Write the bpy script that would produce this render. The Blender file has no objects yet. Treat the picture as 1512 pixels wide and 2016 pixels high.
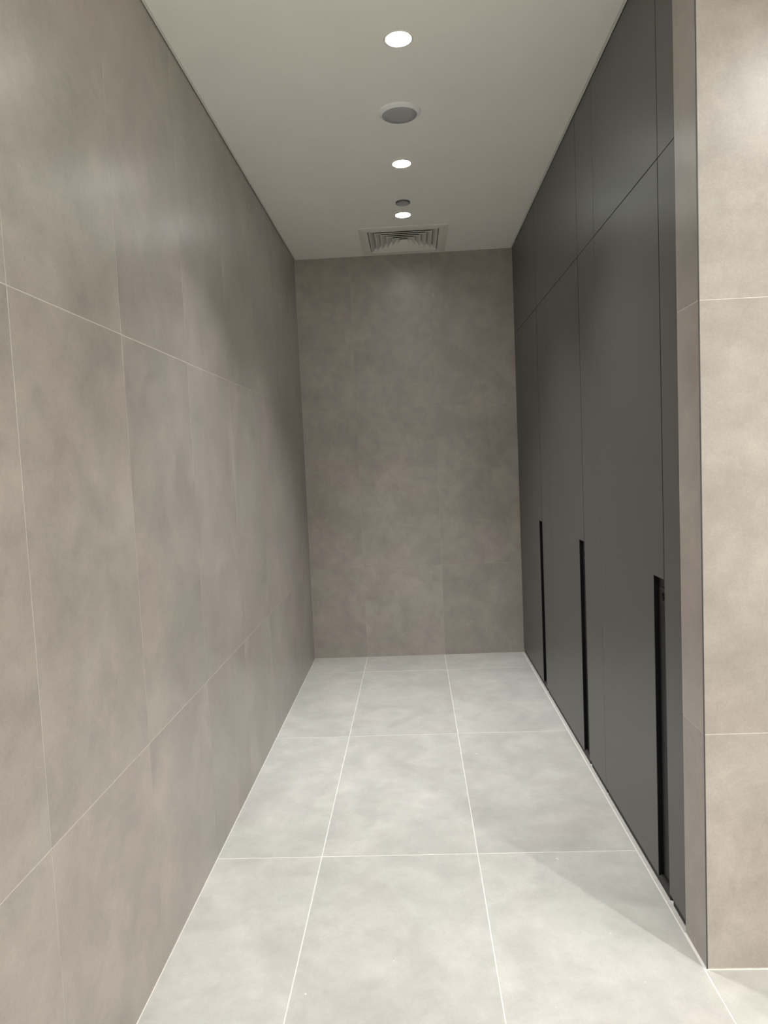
import bpy, bmesh, math, random
from mathutils import Matrix, Vector

random.seed(7)
SC = bpy.context.scene
COL = SC.collection

# ------------------------------------------------------------------ room measures (metres)
XL, XR = -0.822, 0.793          # left tiled wall / face of the tiled pillar
YB = 5.421                      # back wall
ZC = 3.043                      # ceiling
YP0, YP1 = 1.998, 2.158         # tiled pillar: front face, far end of its side face
XC = 0.797                      # face of the built-in cupboards
RX1, RY0 = 4.6, -4.2            # outer room where the camera stands
Z1, Z2 = 0.700, 1.910           # horizontal tile joints on the walls


# ------------------------------------------------------------------ materials
def new_mat(name):
    m = bpy.data.materials.new(name)
    m.use_nodes = True
    nt = m.node_tree
    b = nt.nodes['Principled BSDF']
    return m, nt, b


def plain(name, col, rough=0.5, metal=0.0, spec=0.5, noise=0.0, scale=40.0):
    m, nt, b = new_mat(name)
    b.inputs['Roughness'].default_value = rough
    b.inputs['Metallic'].default_value = metal
    b.inputs['Specular IOR Level'].default_value = spec
    tc = nt.nodes.new('ShaderNodeTexCoord')
    n = nt.nodes.new('ShaderNodeTexNoise')
    n.inputs['Scale'].default_value = scale
    n.inputs['Detail'].default_value = 4
    nt.links.new(tc.outputs['Object'], n.inputs['Vector'])
    r = nt.nodes.new('ShaderNodeValToRGB')
    r.color_ramp.elements[0].position = 0.3
    r.color_ramp.elements[1].position = 0.7
    r.color_ramp.elements[0].color = [c * (1 - noise) for c in col] + [1]
    r.color_ramp.elements[1].color = [min(1, c * (1 + noise)) for c in col] + [1]
    nt.links.new(n.outputs['Fac'], r.inputs['Fac'])
    nt.links.new(r.outputs['Color'], b.inputs['Base Color'])
    return m


def tile_mat(name, col, rough, cloud=0.16, grain=0.07, tint=0.05, aniso=0.0, spec=0.5):
    """Concrete-look porcelain: soft clouds, fine grain, one tone shift per tile."""
    m, nt, b = new_mat(name)
    N, L = nt.nodes.new, nt.links.new
    geo = N('ShaderNodeNewGeometry')
    at = N('ShaderNodeAttribute'); at.attribute_name = 'tile_rnd'
    off = N('ShaderNodeVectorMath'); off.operation = 'SCALE'; off.inputs['Scale'].default_value = 19.0
    L(at.outputs['Vector'], off.inputs[0])
    pos = N('ShaderNodeVectorMath'); pos.operation = 'ADD'
    L(geo.outputs['Position'], pos.inputs[0]); L(off.outputs['Vector'], pos.inputs[1])

    def noise(scale, detail, rgh, dist=0.0):
        n = N('ShaderNodeTexNoise')
        n.inputs['Scale'].default_value = scale
        n.inputs['Detail'].default_value = detail
        n.inputs['Roughness'].default_value = rgh
        n.inputs['Distortion'].default_value = dist
        L(pos.outputs['Vector'], n.inputs['Vector'])
        return n

    def mrange(sock, a, c, lo=0.3, hi=0.7):
        r = N('ShaderNodeMapRange')
        r.inputs['From Min'].default_value = lo; r.inputs['From Max'].default_value = hi
        r.inputs['To Min'].default_value = a; r.inputs['To Max'].default_value = c
        L(sock, r.inputs['Value'])
        return r.outputs['Result']

    def mul(a, c):
        k = N('ShaderNodeMath'); k.operation = 'MULTIPLY'
        L(a, k.inputs[0]); L(c, k.inputs[1])
        return k.outputs[0]

    c1 = noise(3.2, 5, 0.62, 0.6)
    c2 = noise(11, 6, 0.68, 0.3)
    c3 = noise(150, 3, 0.7)
    c4 = noise(2.3, 2, 0.5)
    v = mul(mrange(c1.outputs['Fac'], 1 - cloud, 1 + cloud), mrange(c2.outputs['Fac'], 1 - cloud * 0.7, 1 + cloud * 0.7))
    v = mul(v, mrange(c3.outputs['Fac'], 1 - grain, 1 + grain))
    sep = N('ShaderNodeSeparateXYZ'); L(at.outputs['Vector'], sep.inputs[0])
    v = mul(v, mrange(sep.outputs['X'], 0.965, 1.035, 0, 1))
    warm = N('ShaderNodeMix'); warm.data_type = 'RGBA'
    L(mrange(c4.outputs['Fac'], 0, 1), warm.inputs[0])
    warm.inputs[6].default_value = (col[0] * (1 + tint), col[1], col[2] * (1 - tint * .2), 1)
    warm.inputs[7].default_value = (col[0] * (1 - tint), col[1], col[2] * (1 - tint * 1.0), 1)
    sc = N('ShaderNodeVectorMath'); sc.operation = 'SCALE'
    L(warm.outputs[2], sc.inputs[0]); L(v, sc.inputs['Scale'])
    L(sc.outputs['Vector'], b.inputs['Base Color'])
    L(mrange(c2.outputs['Fac'], rough - 0.045, rough + 0.045), b.inputs['Roughness'])
    b.inputs['Specular IOR Level'].default_value = spec
    bp = N('ShaderNodeBump'); bp.inputs['Strength'].default_value = 0.05; bp.inputs['Distance'].default_value = 0.002
    L(c3.outputs['Fac'], bp.inputs['Height']); L(bp.outputs['Normal'], b.inputs['Normal'])
    return m


def emit(name, col, strength):
    m, nt, b = new_mat(name)
    b.inputs['Base Color'].default_value = (0.9, 0.9, 0.9, 1)
    b.inputs['Emission Color'].default_value = (*col, 1)
    b.inputs['Emission Strength'].default_value = strength
    return m


M = {}
M['wall_tile'] = tile_mat('taupe_wall_tile', (0.372, 0.339, 0.311), 0.33, cloud=0.14, grain=0.06, tint=0.03)
M['floor_tile'] = tile_mat('pale_floor_tile', (0.523, 0.513, 0.489), 0.46, cloud=0.12, grain=0.035, tint=0.02)
M['wall_grout'] = plain('wall_grout', (0.62, 0.585, 0.535), 0.85, noise=0.08)
M['floor_grout'] = plain('floor_grout', (0.82, 0.80, 0.76), 0.85, noise=0.05)
M['paint'] = plain('warm_white_paint', (0.93, 0.92, 0.865), 0.7, noise=0.012, scale=6)
M['gap'] = plain('dark_shadow_gap', (0.02, 0.02, 0.02), 0.7)
M['laminate'] = plain('charcoal_laminate', (0.098, 0.0965, 0.092), 0.40, noise=0.03, scale=9)
M['laminate_edge'] = plain('charcoal_edge', (0.022, 0.020, 0.018), 0.6)
M['black'] = plain('flat_black', (0.004, 0.004, 0.005), 0.5, spec=0.2)
M['recess'] = plain('dark_recess', (0.013, 0.0125, 0.012), 0.55)
M['lock'] = plain('dark_metal_lock', (0.02, 0.02, 0.02), 0.4, metal=0.3)
M['white_metal'] = plain('white_metal', (0.80, 0.78, 0.72), 0.45, noise=0.01)
M['white_plastic'] = plain('white_plastic', (0.86, 0.87, 0.88), 0.4, noise=0.01)
M['grille'] = plain('grey_speaker_grille', (0.42, 0.42, 0.44), 0.7, noise=0.1, scale=400)
M['steel'] = plain('dark_steel', (0.12, 0.12, 0.12), 0.35, metal=0.3)
M['dome'] = plain('grey_dome', (0.42, 0.425, 0.42), 0.3)
M['trim_metal'] = plain('dark_corner_trim', (0.05, 0.05, 0.055), 0.5)
M['pale_strip'] = plain('pale_strip', (0.55, 0.53, 0.50), 0.6, noise=0.06)
LENS = emit('lit_lens', (0.97, 1.0, 0.97), 75)
LENS_ROOM = emit('lit_lens_room', (0.97, 1.0, 0.97), 75)
FILL_PANEL = emit('lit_fill_panel', (1.0, 0.995, 0.985), 32)


# ------------------------------------------------------------------ mesh helpers
def build(name, bm, mats, parent=None, smooth=False):
    me = bpy.data.meshes.new(name)
    bmesh.ops.recalc_face_normals(bm, faces=bm.faces[:])
    bm.to_mesh(me); bm.free()
    for m in (mats if isinstance(mats, (list, tuple)) else [mats]):
        me.materials.append(m)
    if smooth:
        for p in me.polygons:
            p.use_smooth = True
    o = bpy.data.objects.new(name, me)
    COL.objects.link(o)
    if parent is not None:
        o.parent = parent
    return o


def box(bm, a, c, mi=0, bev=0.0):
    x0, y0, z0 = a; x1, y1, z1 = c
    vs = [bm.verts.new(p) for p in ((x0, y0, z0), (x1, y0, z0), (x1, y1, z0), (x0, y1, z0),
                                    (x0, y0, z1), (x1, y0, z1), (x1, y1, z1), (x0, y1, z1))]
    fs = [bm.faces.new([vs[i] for i in q]) for q in
          ((0, 3, 2, 1), (4, 5, 6, 7), (0, 1, 5, 4), (1, 2, 6, 5), (2, 3, 7, 6), (3, 0, 4, 7))]
    for f in fs:
        f.material_index = mi
    if bev > 0:
        es = list({e for f in fs for e in f.edges})
        r = bmesh.ops.bevel(bm, geom=es, offset=bev, segments=1, affect='EDGES')
        for f in r['faces']:
            f.material_index = mi
    return fs


def lathe(bm, prof, seg=48, mi=0, cap_in=False):
    """prof: list of (radius, z); revolved round z."""
    rings = []
    for r, z in prof:
        if r < 1e-6:
            rings.append([bm.verts.new((0, 0, z))])
        else:
            rings.append([bm.verts.new((r * math.cos(2 * math.pi * i / seg), r * math.sin(2 * math.pi * i / seg), z)) for i in range(seg)])
    for A, B in zip(rings, rings[1:]):
        for i in range(seg):
            j = (i + 1) % seg
            if len(A) == 1:
                f = bm.faces.new((A[0], B[i], B[j]))
            elif len(B) == 1:
                f = bm.faces.new((A[i], A[j], B[0]))
            else:
                f = bm.faces.new((A[i], A[j], B[j], B[i]))
            f.material_index = mi


def tile_sheet(bm, lay, O, U, V, Nn, us, vs, gap, depth=0.0007, skip=None):
    """Tiles between consecutive joints us x vs, standing proud of a grout bed by `depth`; face plane at O."""
    O, U, V, Nn = map(Vector, (O, U, V, Nn))
    gv = gap / 2
    g = gap / 2 * (1.0 if gap > 0.003 else 0.68)      # upright wall joints are the tighter ones
    for u0, u1 in zip(us, us[1:]):
        for v0, v1 in zip(vs, vs[1:]):
            if skip and skip(u0, u1, v0, v1):
                continue
            rnd = (random.random(), random.random(), random.random(), 1)
            P = lambda u, v, d: bm.verts.new(O + U * u + V * v - Nn * d)
            e = 0.0006
            A = [P(u0 + g, v0 + gv, depth), P(u1 - g, v0 + gv, depth), P(u1 - g, v1 - gv, depth), P(u0 + g, v1 - gv, depth)]
            B = [P(u0 + g + e, v0 + gv + e, 0), P(u1 - g - e, v0 + gv + e, 0), P(u1 - g - e, v1 - gv - e, 0), P(u0 + g + e, v1 - gv - e, 0)]
            fs = [bm.faces.new(B)] + [bm.faces.new((A[i], A[(i + 1) % 4], B[(i + 1) % 4], B[i])) for i in range(4)]
            for f in fs:
                f.material_index = 0
                for l in f.loops:
                    l[lay] = rnd


def struct(o):
    o['kind'] = 'structure'
    return o


def tag(o, label, cat, group=None):
    o['label'] = label; o['category'] = cat
    if group:
        o['group'] = group
    return o


def thing(name, loc, label, cat, group=None):
    o = bpy.data.objects.new(name, None)
    o.empty_display_size = 0.05
    COL.objects.link(o)
    o.location = loc
    return tag(o, label, cat, group)


def clone(root, loc, label=None, group=None):
    r = root.copy(); COL.objects.link(r); r.location = loc
    if label:
        r['label'] = label
    if group:
        r['group'] = group
    for ch in list(root.children):
        c = ch.copy(); COL.objects.link(c); c.parent = r
        for g in list(ch.children):
            d = g.copy(); COL.objects.link(d); d.parent = c
    return r


# ------------------------------------------------------------------ floor
TD = 0.0007                                   # tile stands this proud of its bed
fx = [XL, -0.413, 0.187, 0.787] + [0.787 + 0.6 * k for k in range(1, 7)] + [RX1]
fy = [RY0, -3.37, -2.17, -0.97, 0.23, 1.431, 2.630, 3.829, 5.028, YB]
bm = bmesh.new(); lay = bm.loops.layers.color.new('tile_rnd')
tile_sheet(bm, lay, (0, 0, 0), (1, 0, 0), (0, 1, 0), (0, 0, 1), fx, [y for y in fy if y < YP0] + [YP0 - 0.002], 0.0036, TD, skip=lambda u0, u1, v0, v1: u1 < 0.8 and v1 > 1.5)
tile_sheet(bm, lay, (0, 0, 0), (1, 0, 0), (0, 1, 0), (0, 0, 1), fx[:4], [y for y in fy if y > 1.4], 0.0036, TD,
           )
box(bm, (XL - 0.1, RY0 - 0.1, -0.1), (RX1 + 0.1, YB + 0.1, -TD), 1)
# dried flecks of grout left on the tiles
for px, py, s in ((0.478, 2.585, .0045), (0.481, 2.578, .003), (0.265, 3.55, .005), (-0.03, 3.10, .003), (0.05, 3.70, .003),
                  (-0.37, 1.92, .004), (0.56, 2.16, .003), (-0.12, 2.05, .003), (0.33, 1.86, .0025), (0.60, 1.95, .0025)):
    vs_ = [bm.verts.new((px + s * random.uniform(.7, 1.2) * math.cos(a), py + s * random.uniform(.7, 1.2) * math.sin(a), 0.0004)) for a in (0, 1.1, 2.2, 3.3, 4.4, 5.4)]
    top = bm.verts.new((px, py, 0.0016))
    for i in range(6):
        bm.faces.new((vs_[i], vs_[(i + 1) % 6], top)).material_index = 1
struct(build('floor', bm, [M['floor_tile'], M['floor_grout']]))

# ------------------------------------------------------------------ tiled walls
zs = [0.0015, Z1, Z2, ZC + 0.02]


def wall(name, O, U, Nn, us, backs, gap=0.0022, mats=None):
    bm = bmesh.new(); lay = bm.loops.layers.color.new('tile_rnd')
    tile_sheet(bm, lay, O, U, (0, 0, 1), Nn, us, zs, gap, TD)
    for a, c in backs:
        box(bm, a, c, 1)
    return struct(build(name, bm, mats or [M['wall_tile'], M['wall_grout']]))


ly = [RY0, -3.935, -3.335, -2.735, -2.135, -1.535, -0.935, -0.335, 0.265, 0.865, 1.465, 2.045, 2.645, 3.243, 3.840, 4.445, 5.040, YB - 0.001]
wall('wall_left', (XL, 0, 0), (0, 1, 0), (1, 0, 0), ly, [((XL - 0.12, RY0 - 0.1, -0.1), (XL - TD, YB + 0.1, ZC + 0.06))], 0.0021)
wall('wall_back', (0, YB, 0), (1, 0, 0), (0, -1, 0), [XL + 0.001, -0.411, 0.190, 0.7965, 1.39], [((XL - TD, YB + TD, -0.1), (1.5, YB + 0.12, ZC + 0.06))], 0.0008)
# wall that turns the corner into the corridor: front face, side face
bm = bmesh.new(); lay = bm.loops.layers.color.new('tile_rnd')
tile_sheet(bm, lay, (0, YP0, 0), (1, 0, 0), (0, 0, 1), (0, -1, 0), [XR + 0.0013] + [XR + 0.6 * k for k in range(1, 7)] + [RX1], zs, 0.0022, TD)
tile_sheet(bm, lay, (XR, 0, 0), (0, 1, 0), (0, 0, 1), (-1, 0, 0), [YP0 + 0.0030, YP1 + 0.002], zs, 0.0022, TD)
box(bm, (XR + TD, YP0 + TD, -0.1), (RX1 + 0.1, YP1, ZC + 0.06), 1)
struct(build('wall_right', bm, [M['wall_tile'], M['wall_grout']]))
# dark mitre profile on the outer corner
bm = bmesh.new()
box(bm, (XR - 0.0004, YP0 - 0.0004, 0.001), (XR + 0.0024, YP0 + 0.0024, ZC), 0)
struct(build('trim_1', bm, M['trim_metal']))

# outer room behind the camera
wall('wall_far_right', (RX1, 0, 0), (0, 1, 0), (-1, 0, 0), [RY0 + 0.6 * k for k in range(11)], [((RX1 + TD, RY0 - 0.1, -0.1), (RX1 + 0.12, YP1, ZC + 0.06))], mats=[M['paint'], M['paint']])
wall('wall_front', (0, RY0, 0), (1, 0, 0), (0, 1, 0), [XL + 0.6 * k for k in range(10)], [((XL - 0.12, RY0 - 0.12, -0.1), (RX1 + 0.12, RY0 - TD, ZC + 0.06))], mats=[M['paint'], M['paint']])
# wall behind the cupboards
bm = bmesh.new()
box(bm, (1.42, YP1, -0.1), (1.5, YB + 0.1, ZC + 0.06))
struct(build('wall_cupboard_side', bm, M['wall_grout']))

# ------------------------------------------------------------------ ceiling with the opening for the vent
VX0, VX1, VY0, VY1 = -0.243, 0.243, 4.842, 5.328     # opening
bm = bmesh.new()
cx0, cx1, ct = XL + 0.0110, XC - 0.012, ZC + 0.05
for a, c in (((cx0, YP0, ZC), (cx1, VY0, ct)), ((cx0, VY0, ZC), (VX0, VY1, ct)), ((VX1, VY0, ZC), (cx1, VY1, ct)),
             ((cx0, VY1, ZC), (cx1, YB - 0.002, ct)), ((cx0, RY0, ZC), (RX1, YP0 - 0.003, ct))):
    box(bm, a, c)
box(bm, (cx0, YP0 - 0.003, ZC), (XR - .012, YP0, ct))
bmesh.ops.remove_doubles(bm, verts=bm.verts[:], dist=1e-5)
struct(build('ceiling', bm, M['paint']))
# plaster-stop bead beside the cupboards and beside the left wall, with a dark shadow gap behind
bm = bmesh.new(); box(bm, (cx1 + 0.0012, YP0, ZC - 0.0005), (cx1 + 0.0108, YB - 0.003, ZC + 0.03)); box(bm, (XL + 0.0030, RY0, ZC - 0.0005), (cx0 - 0.0010, YB - 0.003, ZC + 0.03)); struct(build('trim_2', bm, M['white_metal']))
bm = bmesh.new(); box(bm, (cx1 - 0.01, YP1 + 0.002, ZC + 0.055), (1.42, YB, ZC + 0.08)); box(bm, (XL, RY0, ZC + 0.055), (cx0 + .01, YB, ZC + 0.08))
struct(build('trim_3', bm, M['gap']))

# ------------------------------------------------------------------ built-in cupboards
V = [2.170, 2.311, 3.089, 3.384, 4.180, 4.482, 5.417]      # vertical joints
ZD = 2.412                                               # horizontal joint
ZT = 3.0405                                              # top of the upper doors
ZB = 0.031                                               # bottom of the lower doors
ZS = 1.090                                               # top of the finger slot
TH = 0.020
SLOT = 0.104
LAM = [M['laminate'], M['laminate_edge']]


def shade_edges(bm):  # colours slab edges dark to deepen the shade in the door joints
    bm.normal_update()
    for f in bm.faces:
        f.material_index = 1 if abs(f.normal.x) < 0.3 else 0


def slab(bm, y0, y1, z0, z1, g=0.0012, mi=0, near=0.0012):
    box(bm, (XC, y0 + near, z0 + g), (XC + TH, y1 - g, z1 - g), mi, bev=0.0006)
    shade_edges(bm)


def notched_door(bm, y0, y1, z0, z1, zs_, slot, g=0.0012, near=0.0040):
    """One slab with a tall slot cut out of its near, lower edge (left open at the foot)."""
    pts = [(y0 + near, z1 - 2 * g), (y1 - g, z1 - 2 * g), (y1 - g, z0), (y0 + slot, z0), (y0 + slot, zs_), (y0 + near, zs_)]
    F = [bm.verts.new((XC, y, z)) for y, z in pts]
    B = [bm.verts.new((XC + TH, y, z)) for y, z in pts]
    # two quads instead of one concave polygon, on both sides
    def pair(vs, flip):
        a = bm.verts.new((vs[0].co.x, y0 + slot, z1 - 2 * g))
        q = [(vs[0], a, vs[4], vs[5]), (a, vs[1], vs[2], vs[3], vs[4])]
        for f in q:
            bm.faces.new(f[::-1] if flip else f)
        return a
    af, ab = pair(F, False), pair(B, True)
    ringF = [F[0], af, F[1], F[2], F[3], F[4], F[5]]
    ringB = [B[0], ab, B[1], B[2], B[3], B[4], B[5]]
    for i in range(7):
        j = (i + 1) % 7
        bm.faces.new((ringF[i], ringF[j], ringB[j], ringB[i]))
    shade_edges(bm)


def plinth(root, y0, y1, zt=ZB + 0.004):
    bm = bmesh.new(); box(bm, (XC + 0.0065, y0 + 0.004, 0.0005), (XC + 0.0165, y1 - 0.004, zt), 0, bev=0.0008)
    return build('plinth', bm, M['laminate_edge'], root)


def cupboard(name, y0, y1, yu1, label):
    """y0..y1 lower door; the upper door runs y0..yu1."""
    root = thing(name, (XC, 0.5 * (y0 + y1), 0), label, 'cupboard', 'cupboards built into the corridor wall')
    mats = []
    inv = Matrix.Translation((-XC, -0.5 * (y0 + y1), 0))

    def part(nm, bm, mat, parent, smooth=False):
        bmesh.ops.transform(bm, matrix=inv, verts=bm.verts[:])
        return build(nm, bm, mat, parent, smooth)
    bm = bmesh.new()
    d0, d1, t = XC + TH + 0.002, 1.41, 0.018
    box(bm, (d0, y0 + 0.001, 0.05), (d1, y0 + t, ZT)); box(bm, (d0, yu1 - t, 0.05), (d1, yu1 - 0.001, ZT))
    box(bm, (d1 - 0.008, y0 + t, 0.05), (d1, yu1 - t, ZT))
    box(bm, (d0, y0 + t, 0.0005), (d0 + 0.012, yu1 - t, 0.05))
    for z in (0.05, ZD - t / 2, ZT - t):
        box(bm, (d0, y0 + t, z), (d1 - 0.008, yu1 - t, z + t))
    part('carcass', bm, M['laminate_edge'], root)
    bm = bmesh.new(); notched_door(bm, y0, y1, ZB, ZD, ZS, SLOT)
    door = part('door', bm, LAM, root)
    # slot lining: dark back plate, black return on the far side, thin head
    bm = bmesh.new(); box(bm, (XC + 0.0165, y0 + 0.0005, 0.012), (XC + TH + 0.0015, y0 + SLOT + 0.004, ZS + 0.004))
    hb = part('handle_recess', bm, M['recess'], door)
    bm = bmesh.new(); box(bm, (XC + 0.0012, y0 + SLOT - 0.0016, ZB + 0.001), (XC + 0.0164, y0 + SLOT - 0.0001, ZS - 0.0006))
    box(bm, (XC + 0.0012, y0 + 0.002, ZS - 0.0022), (XC + 0.0164, y0 + SLOT - 0.0017, ZS - 0.0002))
    part('slot_edge', bm, M['black'], door)
    # turn-latch plate at the head of the slot
    bm = bmesh.new()
    py0, py1, pz0, pz1 = y0 + 0.020, y0 + 0.078, ZS - 0.092, ZS - 0.036
    box(bm, (XC + 0.0125, py0, pz0), (XC + 0.0165, py1, pz1), 0, bev=0.0008)
    box(bm, (XC + 0.0125, y0 + 0.004, ZS - 0.033), (XC + 0.0165, y0 + 0.078, ZS - 0.006), 0, bev=0.0008)
    lk = part('lock_plate', bm, M['lock'], door)
    bm = bmesh.new()
    lathe(bm, [(0.0, 0.0030), (0.0075, 0.0030), (0.0085, 0.0022), (0.0085, 0.0)], 24)
    box(bm, (-0.0025, -0.017, 0.0), (0.0025, 0.0, 0.0035))
    bmesh.ops.transform(bm, matrix=Matrix.Translation((XC + 0.0125, 0.5 * (py0 + py1), pz0 + 0.022)) @ Matrix.Rotation(-math.pi / 2, 4, 'Y') @ Matrix.Rotation(math.pi / 2, 4, 'Z'), verts=bm.verts[:])
    bm2 = bm
    part('lock_knob', bm2, M['black'], door)
    bm = bmesh.new(); slab(bm, y0, yu1, ZD, ZT, near=0.0030)
    part('upper_door', bm, LAM, root)
    bm = bmesh.new(); box(bm, (XC + 0.0065, y0 + 0.012, 0.0005), (XC + 0.0155, y1 - 0.010, ZB + 0.006), 0, bev=0.0008)
    part('plinth', bm, M['laminate_edge'], root)
    return root


cupboard('tall_cupboard', V[1], V[2], V[2], 'dark grey floor-to-ceiling cupboard nearest the tiled pillar, with the largest black slot handle')
cupboard('tall_cupboard', V[3], V[4], V[5], 'middle dark grey floor-to-ceiling cupboard, black slot handle, its top door wider than the lower one')
cupboard('tall_cupboard', V[5], V[6], V[6], 'farthest dark grey floor-to-ceiling cupboard, meeting the back wall under the ceiling corner')


def filler(y0, y1, split, label):
    yc = 0.5 * (y0 + y1)
    root = thing('filler_panel', (XC, yc, 0), label, 'panel', 'filler panels between the cupboards')
    inv = Matrix.Translation((-XC, -yc, 0))

    def part(nm, bm, mat):
        bmesh.ops.transform(bm, matrix=inv, verts=bm.verts[:])
        return build(nm, bm, mat, root)
    bm = bmesh.new(); slab(bm, y0, y1, ZB - 0.0016, ZD); part('lower_panel', bm, LAM)
    if split:
        bm = bmesh.new(); box(bm, (XC + TH + 0.002, y0 + 0.0005 if y1 - y0 > .2 else y0 - 0.008, 0.0005), (XC + TH + 0.014, y1 + 0.0005, ZT)); part('backing_board', bm, M['laminate_edge'])
        bm = bmesh.new(); slab(bm, y0, y1, ZD, ZT); part('upper_panel', bm, LAM)
    bm = bmesh.new(); box(bm, (XC + 0.0065, y0 + 0.004, 0.0005), (XC + 0.0155, y1 - 0.018, ZB + 0.006), 0, bev=0.0008)
    part('plinth', bm, M['laminate_edge'])
    return root


filler(V[0], V[1], True, 'narrow dark grey filler strip between the tiled pillar and the nearest cupboard')
filler(V[2], V[3], True, 'dark grey filler panel between the nearest and the middle cupboard')
filler(V[4], V[5], False, 'dark grey filler panel between the middle and the farthest cupboard, below the horizontal joint')
# dark void behind all the joints
# pale strip of tile set along the foot of the cupboards
bm = bmesh.new(); box(bm, (0.7895, YP1 + 0.001, -0.004), (XC + 0.0062, YB - 0.002, 0.0004))
struct(build('trim_4', bm, M['pale_strip']))

# ------------------------------------------------------------------ things on the ceiling
G = 'round downlights along the corridor ceiling'
dl = thing('ceiling_downlight', (0.012, 2.706, ZC), 'lit round white downlight nearest the camera, ahead of the ceiling speaker', 'ceiling light', G)
bm = bmesh.new(); lathe(bm, [(0.0462, 0.0), (0.0462, -0.0022), (0.049, -0.0036), (0.0535, -0.0022), (0.0545, 0.0)], 48)
build('trim_ring', bm, M['white_metal'], dl, True)
bm = bmesh.new(); lathe(bm, [(0.0, -0.0021), (0.0461, -0.0018), (0.0461, -0.0006)], 32)
build('lens', bm, LENS, dl)
dl2 = clone(dl, (0.007, 3.799, ZC), 'lit round white downlight between the ceiling speaker and the dark round sensor', G)
dl3 = clone(dl, (0.004, 4.571, ZC), 'lit round white downlight between the dark round sensor and the square air vent', G)

sp = thing('ceiling_speaker', (0.006, 3.257, ZC), 'round white ceiling speaker with grey grille between the first two downlights', 'speaker')
bm = bmesh.new(); lathe(bm, [(0.094, 0.0), (0.0935, -0.003), (0.090, -0.0055), (0.081, -0.0135), (0.0785, -0.0145), (0.0770, -0.0125), (0.0770, -0.004)], 64)
build('rim', bm, M['white_plastic'], sp, True)
bm = bmesh.new(); lathe(bm, [(0.0, -0.0142), (0.05, -0.0139), (0.0768, -0.0130), (0.0768, -0.004)], 64)
build('grille', bm, M['grille'], sp, True)

se = thing('ceiling_sensor', (0.006, 4.352, ZC), 'small dark grey round ceiling sensor just ahead of the farthest downlight', 'sensor')
bm = bmesh.new(); lathe(bm, [(0.043, 0.0), (0.043, -0.006), (0.0415, -0.0085), (0.0385, -0.0090), (0.0375, -0.0080)], 48)
build('bezel', bm, M['steel'], se, True)
bm = bmesh.new(); lathe(bm, [(0.0, -0.0010), (0.012, -0.0016), (0.024, -0.0036), (0.032, -0.0060), (0.0376, -0.0082)], 48)
build('sensor_face', bm, M['dome'], se, True)

# four-way air vent, nested square cones
vc = (0.0, 5.085, ZC)
ve = thing('air_vent', vc, 'square white four-way louvred air vent in the ceiling against the back wall', 'air vent')


def sq(bm, prof, mi=0, dark=()):
    """prof: list of (half side, z): a square ring swept through the profile."""
    rs = [[bm.verts.new((sx * h, sy * h, z)) for sx, sy in ((-1, -1), (1, -1), (1, 1), (-1, 1))] for h, z in prof]
    for n, (A, B) in enumerate(zip(rs, rs[1:])):
        for i in range(4):
            j = (i + 1) % 4
            bm.faces.new((A[i], A[j], B[j], B[i])).material_index = 1 if n in dark else mi


bm = bmesh.new()
sq(bm, [(0.300, 0.0), (0.300, -0.003), (0.297, -0.005), (0.262, -0.0095), (0.243, -0.0095), (0.238, -0.006), (0.238, 0.03), (0.2395, 0.03), (0.2395, 0.0), (0.300, 0.0)])
build('frame', bm, M['white_metal'], ve)
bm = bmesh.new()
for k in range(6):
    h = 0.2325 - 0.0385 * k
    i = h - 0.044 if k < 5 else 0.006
    sq(bm, [(h, -0.0050), (h, -0.0095), (h - 0.004, -0.0098), (i, 0.030), (i, 0.0312), (h - 0.0035, -0.0080), (h - 0.0012, -0.0050), (h, -0.0050)], 0, (4, 5))  # upper faces coloured black to paint in the shade between blades
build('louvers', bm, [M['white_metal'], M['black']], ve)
bm = bmesh.new()
box(bm, (-0.237, -0.237, 0.0), (0.237, 0.237, 0.16))
bm.normal_update()
for f in [f for f in bm.faces if abs(f.normal.z) > .9 and f.calc_center_median().z < 0.01]:
    bm.faces.remove(f)
build('plenum', bm, M['black'], ve)

# ------------------------------------------------------------------ lamps
def spot(name, loc, power, size, col, rad=0.045, blend=1.0):
    L = bpy.data.lights.new(name, 'SPOT')
    L.energy = power; L.spot_size = math.radians(size); L.spot_blend = blend
    L.shadow_soft_size = rad; L.color = col
    o = bpy.data.objects.new(name, L); COL.objects.link(o); o.location = loc
    return o


CW = (1.0, 1.0, 0.995)
for d, w, s_ in ((dl, 132, 104), (dl2, 128, 90), (dl3, 98, 70)):
    x, y, z = d.location
    spot('downlight_beam', (x, y, z - 0.012), w, s_, CW)

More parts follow.
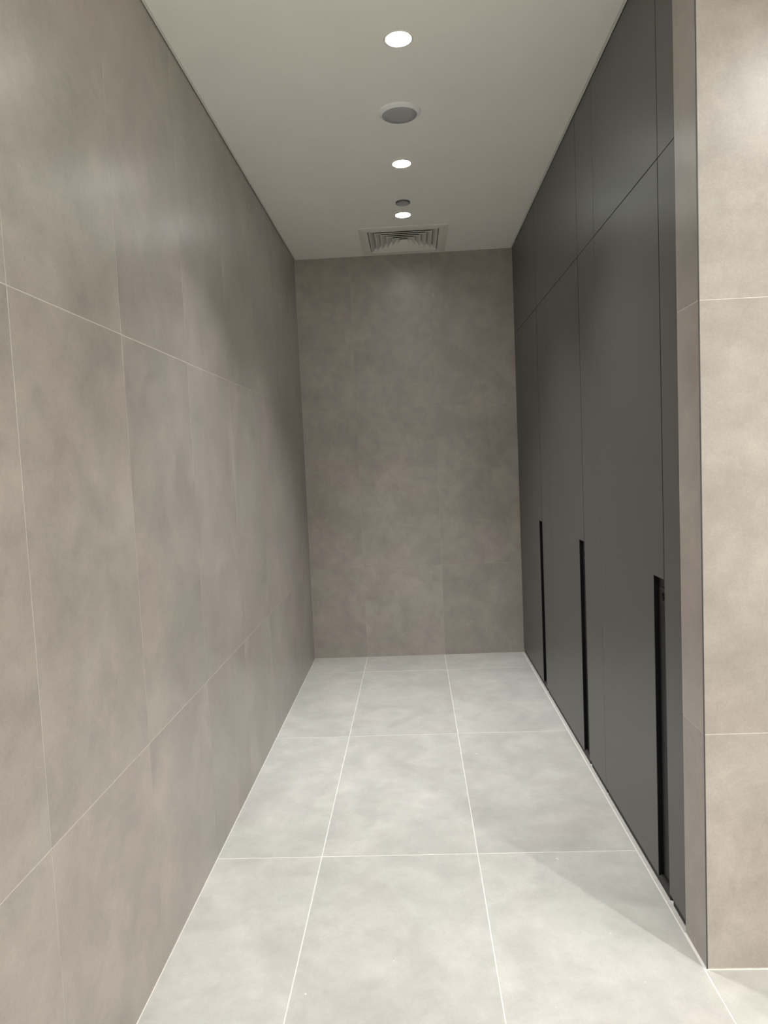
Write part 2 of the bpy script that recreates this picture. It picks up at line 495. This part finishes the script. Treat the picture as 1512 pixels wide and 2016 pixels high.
room = [(1.545, 0.893, 124, 158), (2.7, 0.893, 20, 140), (0.01, 0.893, 22, 100), (3.8, 0.893, 20, 140)]
rd = None
for x, y, w, s in room:
    if rd is None:
        rd = clone(dl, (x, y, ZC), 'lit round white downlight in the outer room, in front of the tiled wall', 'downlights of the outer room')
    else:
        clone(dl, (x, y, ZC), 'lit round white downlight in the outer room, in front of the tiled wall', 'downlights of the outer room')
    spot('room_beam', (x, y, ZC - 0.012), w, s, (1.0, 0.992, 0.98), 0.026)
# unseen square panels added to the outer room as fill for the walls
pn = None
for x, y in ((2.9, 0.3), (0.35, -1.6), (0.35, -3.2), (2.3, -3.2), (3.9, -2.0)):
    if pn is None:
        pn = thing('added_fill_panel', (x, y, ZC), 'added square fill-light panel on the outer room ceiling, out of view', 'ceiling light', 'added fill panels of the outer room')
        bm = bmesh.new()
        sq(bm, [(0.30, 0.0), (0.30, -0.008), (0.285, -0.010), (0.282, -0.004)])
        build('frame', bm, M['white_metal'], pn)
        bm = bmesh.new(); box(bm, (-0.2825, -0.2825, -0.005), (0.2825, 0.2825, -0.001))
        build('diffuser', bm, FILL_PANEL, pn)
    else:
        clone(pn, (x, y, ZC))

w = bpy.data.worlds.new('world'); SC.world = w
w.use_nodes = True
w.node_tree.nodes['Background'].inputs['Color'].default_value = (0.5, 0.5, 0.5, 1)
w.node_tree.nodes['Background'].inputs['Strength'].default_value = 0.0

# ------------------------------------------------------------------ camera
yaw, pitch, roll, f, hc = 0.0432, -0.0713, 0.0445, 1399.1, 1.5125
R = Matrix.Rotation(yaw, 3, 'Z') @ Matrix.Rotation(pitch, 3, 'X') @ Matrix.Rotation(roll, 3, 'Y')
right, fwd, up = R.col[0], R.col[1], R.col[2]
cam = bpy.data.cameras.new('camera')
co = bpy.data.objects.new('camera', cam); COL.objects.link(co)
mw = Matrix.Identity(4)
for i in range(3):
    mw[i][0], mw[i][1], mw[i][2] = right[i], up[i], -fwd[i]
mw[2][3] = hc
co.matrix_world = mw
cam.sensor_fit = 'VERTICAL'; cam.sensor_height = 36.0; cam.sensor_width = 27.0
cam.lens = f / 2016 * 36.0
cam.clip_start = 0.02
SC.camera = co

SC.view_settings.view_transform = 'Standard'
SC.view_settings.look = 'None'
SC.view_settings.exposure = 0.15
SC.view_settings.gamma = 1.0
SC.view_settings.use_curve_mapping = False
SC.cycles.max_bounces = 10
SC.cycles.diffuse_bounces = 8
SC.cycles.sample_clamp_indirect = 6
